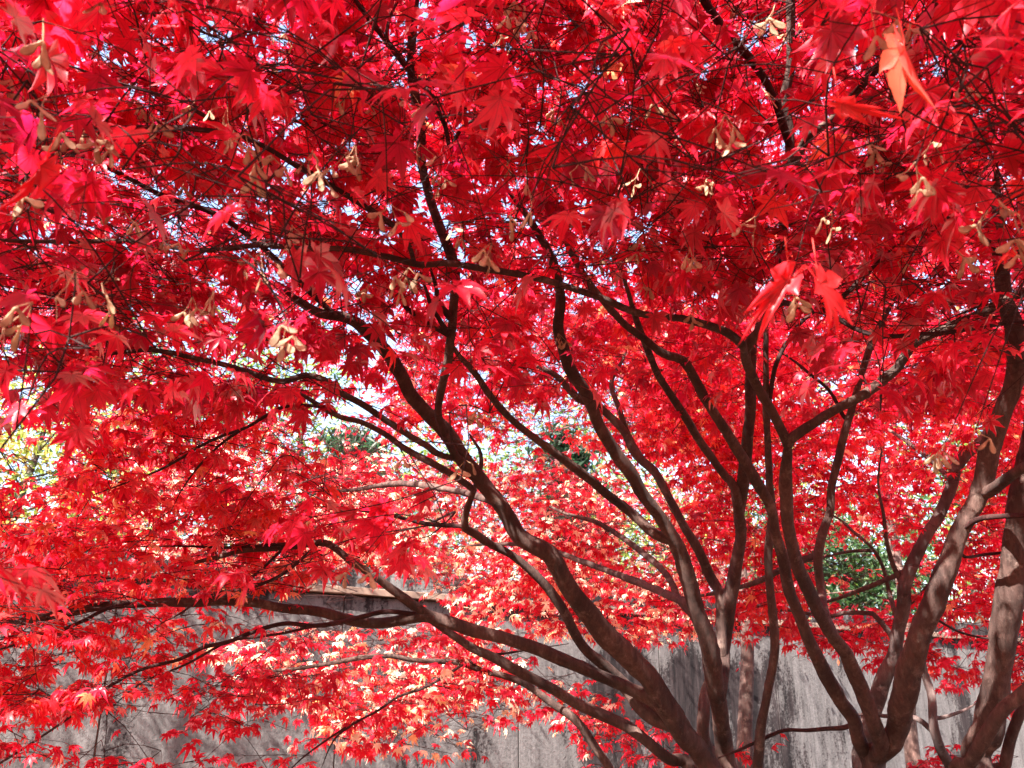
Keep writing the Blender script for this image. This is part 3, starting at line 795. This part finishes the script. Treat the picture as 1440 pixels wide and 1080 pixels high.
SEEDPX = [(65, 138, .85, 2), (345, 190, 1.2, 4), (380, 222, 1.1, 4), (445, 232, 1.15, 4), (500, 205, 1.2, 3), (545, 288, 1.15, 3), (365, 358, 1.1, 3), (105, 385, .9, 2), (45, 430, .85, 3), (142, 402, 1.0, 2),
          (725, 292, 1.3, 2), (815, 232, 1.3, 2), (740, 243, 1.3, 1), (692, 345, 1.2, 3), (1020, 165, 1.1, 4), (1288, 232, 1.0, 3), (1405, 285, .95, 4), (1330, 622, 1.25, 4), (1372, 605, 1.25, 2), (1112, 400, 1.2, 2),
          (1062, 308, 1.3, 2), (575, 380, 1.3, 5), (655, 650, 1.7, 2), (668, 570, 1.9, 2), (130, 185, 1.1, 4), (90, 180, 1.1, 3), (270, 420, 1.3, 4), (300, 405, 1.3, 3), (400, 50, 1.5, 3), (860, 150, 1.4, 2),
          (1215, 200, 1.2, 3), (1240, 90, 1.2, 2), (1270, 30, 1.2, 3), (1090, 10, 1.3, 2), (840, 60, 1.6, 2), (590, 205, 1.4, 2), (490, 215, 1.3, 3), (930, 150, 1.5, 2), (970, 350, 1.6, 3), (905, 400, 1.9, 3), (1345, 355, 1.2, 2), (1390, 300, 1.0, 2),
          (560, 640, 1.8, 1), (500, 795, 1.4, 2), (730, 25, 1.6, 4), (705, 50, 1.6, 3), (785, 470, 2.4, 4), (440, 215, 1.2, 3), (60, 30, .9, 2), (1420, 340, 1.0, 3), (210, 160, 1.3, 3), (175, 300, 1.4, 3), (250, 330, 1.3, 3), (320, 150, 1.5, 3), (480, 130, 1.6, 3), (620, 250, 1.7, 3), (780, 150, 1.7, 3), (900, 240, 1.6, 3), (1000, 250, 1.5, 3), (1170, 300, 1.4, 2), (1310, 200, 1.2, 3), (1350, 120, 1.3, 3), (410, 320, 1.4, 3), (520, 400, 1.8, 3), (30, 260, 1.0, 2)]
CL = [c for c in CLEAR if -60 < c[0] < 1500 and -60 < c[1] < 1140 and c[2] > .3] + [(x, y + 14, d + .05, 16, .97) for x, y, d, n in SEEDPX]
rng.shuffle(TIPS)
TIPS = [(np.array(e) + (0, 0, -.01), k_, d) for e, k_, d in TIPS]
tx, ty, td = proj(np.array([e for e, _, _ in TIPS]))
TIPS = [TIPS[i] for i in range(len(TIPS)) if 0 < tx[i] < 1440 and 0 < ty[i] < 480 and .8 < td[i] < 2.2][:135]
tx, ty, td = proj(np.array([e for e, _, _ in TIPS]))
CURLED = [((1272, 62), (1300, 168), .80, .058, .74), ((1150, 395), (1205, 490), .82, .060, .60), ((1110, 392), (1030, 482), .84, .062, .58), ((1180, 145), (1262, 172), .85, .055, .62), ((60, 230), (15, 300), .85, .055, .55)]
CL += [((a[0] + b[0]) / 2, (a[1] + b[1]) / 2, d, 18, .95) for a, b, d, _, _ in CURLED]
CL += [(tx[i], ty[i] + 10, td[i] + .04, 13, .95) for i in range(len(TIPS))]

def prune(a):
    """thin the foliage where the photo looks through it and where the sun gets in"""
    pos = a[:, 0:3] + a[:, 3:6] * a[:, 9:10] * .45
    x, y, d = proj(pos)
    keep = np.ones(len(a), bool)
    keep &= ~((d > -0.1) & (np.linalg.norm(pos - CAM, axis=1) < 0.62))
    lead = rng.random(len(a)); lead2 = rng.random(len(a))
    for gx, gy, rx, ry, sh, dmin in GAPS:
        e = ((x - gx) / rx)**2 + ((y - gy) / ry)**2
        w = np.clip(1.6 - 0.9 * e, 0, 1) * sh
        keep &= ~((d > dmin) & (w > lead))
    for cx, cyy, cd, cr_, sh in CL:
        rr_ = cr_ + .024 * F / np.maximum(d, .4)
        keep &= ~((np.abs(x - cx) < rr_) & (np.abs(y - cyy) < rr_) & (d < cd - 0.04) & (d > .2) & (lead2 < sh))
    inframe = (d > 0.3) & (x > -60) & (x < 1500) & (y > -60) & (y < 1140)
    for c, r in zip(SW, SWR):
        v = pos - c
        tt = v @ SUN_DIR
        pr = np.linalg.norm(v - tt[:, None] * SUN_DIR, axis=1)
        hit = (tt > 0.30) & (pr < r)
        keep &= ~(hit & (~inframe | ((lead < 0.97) & (d > 2.2)) | (lead < .4)))
    return keep

for (key, lod), rows in LEAF.items():
    if not rows: continue
    a = np.array(rows)
    a = a[prune(a)]
    t = TREES[key]
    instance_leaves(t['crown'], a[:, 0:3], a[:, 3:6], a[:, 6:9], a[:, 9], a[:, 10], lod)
    if lod < 2:                                              # leaf stalks
        q, c = a[:, 0:3], a[:, 11:14]
        ax = norm(q - c); s1 = norm(np.cross(ax, np.array([0.3, 0.1, 1.0]))); s2 = np.cross(ax, s1)
        rr = 0.0006
        ring = [s1 * rr, (-0.5 * s1 + 0.866 * s2) * rr, (-0.5 * s1 - 0.866 * s2) * rr]
        V = np.stack([c + r for r in ring] + [q + 0.003 * ax + r * 0.8 for r in ring], 1).reshape(-1, 3)
        T0 = np.array([(0, 1, 4), (0, 4, 3), (1, 2, 5), (1, 5, 4), (2, 0, 3), (2, 3, 5)])
        T = (T0[None] + (np.arange(len(q)) * 6)[:, None, None]).reshape(-1, 3)
        t['petiole'].add(V, T, tone=np.full(len(V), 0.12), rib=np.full(len(V), 1.0))

# ------------------------------------------------------------------ dry winged seeds hanging in bunches
def wing():
    """one seed wing: a swollen nut at the foot, a thin blade that widens and rounds off"""
    prof = [(0.0, .03, .03), (0.06, .075, .055), (0.14, .09, .06), (0.22, .07, .025), (0.34, .10, .008), (0.55, .165, .006), (0.76, .195, .005), (0.92, .14, .005), (1.0, .03, .004)]
    V = []; T = []; n = 6
    for x, w, h in prof:
        bend = 0.12 * x * x
        for j in range(n):
            a = j / n * 2 * math.pi
            V.append((x, w * math.cos(a) + bend - (0.05 if x > .4 else 0), h * math.sin(a)))
    for i in range(len(prof) - 1):
        for j in range(n):
            p, q = i * n + j, i * n + (j + 1) % n
            T += [(p, q, q + n), (p, q + n, p + n)]
    return np.array(V), np.array(T)
WV, WT = wing()
def rot(axis, ang):
    a = norm(np.asarray(axis, float)); c, s = math.cos(ang), math.sin(ang)
    K = np.array([[0, -a[2], a[1]], [a[2], 0, -a[0]], [-a[1], a[0], 0]])
    return np.eye(3) + s * K + (1 - c) * K @ K

def seed_cluster(at, key, n):
    t = TREES[key]; ft = np.array([t['foot'][0], t['foot'][1], 0.0])
    b = Bag()
    for i in range(n):
        dirn = norm(np.array([rng.normal(0, .8), rng.normal(0, .8), -0.9]))
        L = rng.uniform(0.012, 0.034)
        c = at + dirn * L
        V, T = tube(np.array([at + (0, 0, 0.004), (at + c) / 2 + unit() * 0.002, c]), np.array([.0007, .0006, .0006]), 4, 0, cap=False)
        b.add(V - at, T)
        hang = norm(np.array([0, 0, -1.0]) + unit() * 0.45)
        ref = norm(np.cross(hang, unit()))
        half = rng.uniform(0.35, 0.75)
        for sg in (-1, 1):
            if rng.random() < 0.08: continue
            x = norm(hang * math.cos(half) + ref * sg * math.sin(half)); z = norm(np.cross(hang, ref) + unit() * 0.3)
            z = norm(z - x * (z @ x)); y = np.cross(z, x) * sg
            s = rng.uniform(0.021, 0.029)
            b.add(c - at + s * (WV[:, 0:1] * x + WV[:, 1:2] * y + WV[:, 2:3] * z), WT)
    o = b.build('seed_cluster', M_SEED, t['root'])
    o.location = at - ft

cnt = {k: 0 for k in KEYS}
def hang_seed(p, n):
    j = int(np.linalg.norm(NODES[:NN] - p, axis=1).argmin()); key = KEYS[NT[j]]
    if cnt[key] >= 98: return
    a = NODES[j]; t = TREES[key]; ft = np.array([t['foot'][0], t['foot'][1], 0.0])
    cnt[key] += 1
    seed_cluster(p, key, n)
    if np.linalg.norm(a - p) > 0.01:
        q, w = spline([a, (a + p) / 2 + (0, 0, .02), p], [.0012, .001, .0008], .03)
        t['twigs'].add(*tube(q, w, 4, 0, cap=False))
for x, y, d, n in SEEDPX:
    hang_seed(P(x, y, d), n)
for e, key, d in TIPS:
    hang_seed(e, int(rng.integers(1, 5)))

for k, t in TREES.items():
    ft = np.array([t['foot'][0], t['foot'][1], 0.0])
    for nm, m in (('twigs', M_TWIG), ('crown', M_LEAF), ('petiole', M_LEAF)):
        b = t[nm]
        if not b.n: continue
        b.V = [v - ft for v in b.V]
        if nm == 'petiole': continue
        if nm == 'crown' and t['petiole'].n:
            pb = t['petiole']
            for v, tr, to, ri in zip(pb.V, pb.T, pb.A['tone'], pb.A['rib']):
                b.add(v - ft, tr, tone=to, rib=ri)
        o = b.build(nm, m, t['root'])
    print(k, 'crown verts', t['crown'].n, 'twig verts', t['twigs'].n)

# a few curled, half dry leaves close to the viewer
for a, b, d, sz, tn in CURLED:
    p0 = P(a[0], a[1], d); p1 = P(b[0], b[1], d - .015)
    j = int(np.linalg.norm(NODES[:NN] - p0, axis=1).argmin()); key = KEYS[NT[j]]; t = TREES[key]; ft = np.array([t['foot'][0], t['foot'][1], 0.0])
    V, T, rib = leaf_template(0, int(rng.integers(1000)))
    W_ = V.copy(); w = np.abs(V[:, 1]); W_[:, 1] *= .30; W_[:, 2] += .60 * w - .18 * V[:, 0]**2
    x = norm(p1 - p0); z = norm(norm(CAM - p0) * .6 + unit() * .5 + np.array([0, 0, .3])); z = norm(z - x * (z @ x)); y = np.cross(z, x)
    sz = max(sz, np.linalg.norm(p1 - p0) / 1.05)
    bag = Bag()
    bag.add(sz * (W_[:, 0:1] * x + W_[:, 1:2] * y + W_[:, 2:3] * z), T, tone=np.full(len(V), tn), rib=rib)
    sk, sw = spline([p0 + np.array([.004, .01, .05]) - p0, np.array([0.002, .004, .022]), np.zeros(3)], [.0009, .0008, .0008], .01)
    Vt, Tt = tube(sk, sw, 4, 0, cap=False)
    bag.add(Vt, Tt, tone=np.full(len(Vt), .7), rib=np.full(len(Vt), 1.0))
    o = bag.build('leaf', M_LEAF, t['root']); o.location = p0 - ft
    o['label'] = 'curled orange leaf' if tn > .6 else 'large crimson leaf'

# ------------------------------------------------------------------ trees and shrubs beyond the wall
def card_leaves(bag, pos, size, tone, long=1.0, droop=0.0):
    n = len(pos)
    x = norm(rng.normal(0, 1, (n, 3)) + np.array([0, 0, -droop])); z = norm(rng.normal(0, 1, (n, 3)) + np.array([0, 0, .6])); z = norm(z - x * np.sum(x * z, 1, keepdims=True)); y = np.cross(z, x)
    s = size * rng.uniform(.7, 1.3, n)[:, None]
    V = np.stack([pos - x * s * long, pos + y * s * .42 - z * s * .1, pos + x * s * long, pos - y * s * .42 - z * s * .1], 1).reshape(-1, 3)
    i = np.arange(n)[:, None] * 4
    T = np.concatenate([i + np.array([[0, 1, 2]]), i + np.array([[0, 2, 3]])])
    bag.add(V, T, tone=np.repeat(tone, 4))

def gap_keep(pos):
    x, y, d = proj(pos); keep = np.ones(len(pos), bool); lead = rng.random(len(pos))
    for gx, gy, rx, ry, sh, dmin in GAPS:
        keep &= ~((d > dmin) & (np.clip(1.6 - 0.9 * (((x - gx) / rx)**2 + ((y - gy) / ry)**2), 0, 1) * sh > lead))
    return keep

def background_tree(name, label, cat, foot, height, spread, tone, ts, n_leaf, size, conifer=False, low=0.25, mat=None, group=None, girth=1.0):
    foot = np.array([*foot, 0.0])
    root = empty(name, foot, label, cat, group)
    wood = Bag(); crown = Bag()
    lean = rng.normal(0, 0.04, 2)
    tp = np.array([[lean[0] * h * height, lean[1] * h * height, h * height] for h in np.linspace(0, 0.93, 7)]) + np.concatenate([np.zeros((1, 3)), rng.normal(0, .06, (6, 3)) * (1, 1, 0)])
    tp[0, 2] = -0.2
    r0 = (0.022 * height + 0.03) * girth
    sp, sr = spline(tp, np.linspace(r0, r0 * .12, 7), .2)
    wood.add(*tube(sp, sr, 10, .08))
    nl = 34 if conifer else 22
    per = n_leaf // nl
    for i in range(nl):
        h = low + (0.97 - low) * (i + rng.random()) / nl
        base = sp[int(h * (len(sp) - 1))]
        az = i * 2.4 + rng.normal(0, .3)
        if conifer:
            ln = spread * (1.05 - h) * rng.uniform(.75, 1.1) + .2
            end = base + np.array([math.cos(az) * ln, math.sin(az) * ln, -0.12 * ln + .1])
        else:
            ln = spread * math.sqrt(max(.15, 1 - ((h - .55) / .55)**2)) * rng.uniform(.6, 1.05)
            end = base + np.array([math.cos(az) * ln, math.sin(az) * ln, .35 * ln * rng.uniform(.3, 1.2)])
        mid = (base + end) / 2 + np.array([0, 0, .12 * ln])
        bs, br = spline([base, mid, end], [r0 * .35 * (1.1 - h), r0 * .2 * (1.1 - h), .008], .15)
        wood.add(*tube(bs, br, 6, .05))
        u = rng.uniform(.25 if conifer else .4, 1.08, per)
        c = bs[np.clip((u * (len(bs) - 1)).astype(int), 0, len(bs) - 1)]
        if conifer:
            off = rng.normal(0, 1, (per, 3)) * np.array([.16, .16, .07]) * (spread * .55) + np.array([0, 0, -.08])
        else:
            k = 4; cen = rng.normal(0, .30 * spread, (k, 3)) * (1, 1, .7)
            off = cen[rng.integers(0, k, per)] + rng.normal(0, .13 * spread, (per, 3))
        tn = np.clip(rng.normal(tone, ts, per) + rng.normal(0, ts * .5), 0, 1)
        pp = c + off
        if mat is not None:
            kp = gap_keep(pp + foot)
            pp, tn = pp[kp], tn[kp]
        card_leaves(crown, pp, size, tn, 1.5 if conifer else 1.0, .5 if conifer else .25)
    wood.build('trunk', M_BARK_B if mat is None else M_BARK, root)
    crown.build('crown', mat or M_GREEN, root, smooth=False)

def beyond(px, depth):
    q = P(px, 800, depth); return (q[0], q[1])
background_tree('conifer_tree', 'dark blue green conifer beyond the wall, sky showing through its boughs', 'tree', beyond(800, 19), 8.2, 2.3, .04, .05, 7000, .085, True)
background_tree('conifer_tree', 'dense dark conifer beyond the wall, left of the sparse one', 'tree', beyond(470, 15), 7.0, 2.2, .03, .05, 8000, .075, True)
background_tree('broadleaf_tree', 'bright yellow green tree beyond the wall at the left border', 'tree', beyond(-20, 15), 7.5, 2.4, .84, .12, 7000, .085)
background_tree('shrub', 'low brownish orange shrub beneath the yellow green tree', 'shrub', beyond(20, 12), 3.9, 1.3, .90, .14, 3500, .055, low=.35)
background_tree('shrub', 'blue green layered shrub behind the slender grey maple', 'shrub', beyond(1205, 19), 5.6, 1.8, .30, .08, 13000, .085, low=.3)
background_tree('broadleaf_tree', 'pale yellow green tree seen between the maple stems', 'tree', beyond(930, 22), 6.8, 2.4, .66, .14, 5500, .085)
background_tree('broadleaf_tree', 'tall sunlit green tree beyond the wall behind the right stems', 'tree', beyond(1370, 24), 10.5, 3.6, .60, .16, 8000, .10)
background_tree('conifer_tree', 'tall dark conifer farther off behind the forked maple', 'tree', beyond(1110, 29), 9.5, 2.6, .05, .06, 6500, .10, True)
background_tree('broadleaf_tree', 'tall green tree beyond the wall behind the leaning stems', 'tree', beyond(600, 26), 9.0, 3.4, .5, .15, 7000, .10)
background_tree('background_maple', 'red maple beyond the wall with tiny sunlit leaves, left of centre', 'tree', beyond(330, 12.5), 4.6, 2.0, .50, .2, 8000, .040, mat=M_LEAF, low=.35)
background_tree('background_maple', 'red maple beyond the wall with tiny sunlit leaves, right of centre', 'tree', beyond(1000, 16), 5.6, 2.4, .45, .2, 9000, .045, mat=M_LEAF, low=.35)
for (x, dp, h, sp, tn, lab) in [(-250, 24, 11, 3.6, .62, 'sunlit yellow green tree far left beyond the wall'), (180, 27, 13, 4.0, .50, 'tall mid green tree behind the low left branches'),
                                (420, 31, 15, 4.4, .58, 'very tall pale green tree far beyond the wall, left of centre'), (820, 33, 14, 4.4, .52, 'tall green tree far beyond the sparse conifer'),
                                (1060, 34, 16, 4.4, .62, 'very tall yellow green tree far beyond the twin stems'), (1560, 27, 13, 4.2, .60, 'tall yellow green tree beyond the right border trunk')]:
    background_tree('broadleaf_tree', lab, 'tree', beyond(x, dp), h, sp, tn, .16, 7000, .13)
for (x, dp, h, sp, lab) in [(1014, 7.6, 6.9, 2.5, 'tall red maple added in front of the wall to shade it, hidden by the twin stem'), (1258, 8.8, 7.4, 2.7, 'tall red maple added in front of the wall to shade it, behind the forked trunk'),
                            (-150, 6.6, 6.6, 2.4, 'tall red maple added in front of the wall to shade it, past the left border'), (1640, 7.4, 7.0, 2.6, 'tall red maple added in front of the wall to shade it, past the right border')]:
    background_tree('maple_tree', lab, 'tree', beyond(x, dp), h, sp, .36, .16, 11000, .038, mat=M_LEAF, low=.56, group='red maples in front of the wall', girth=.42)  # added crowns: they cast shade on the wall and fill gaps with red leaves
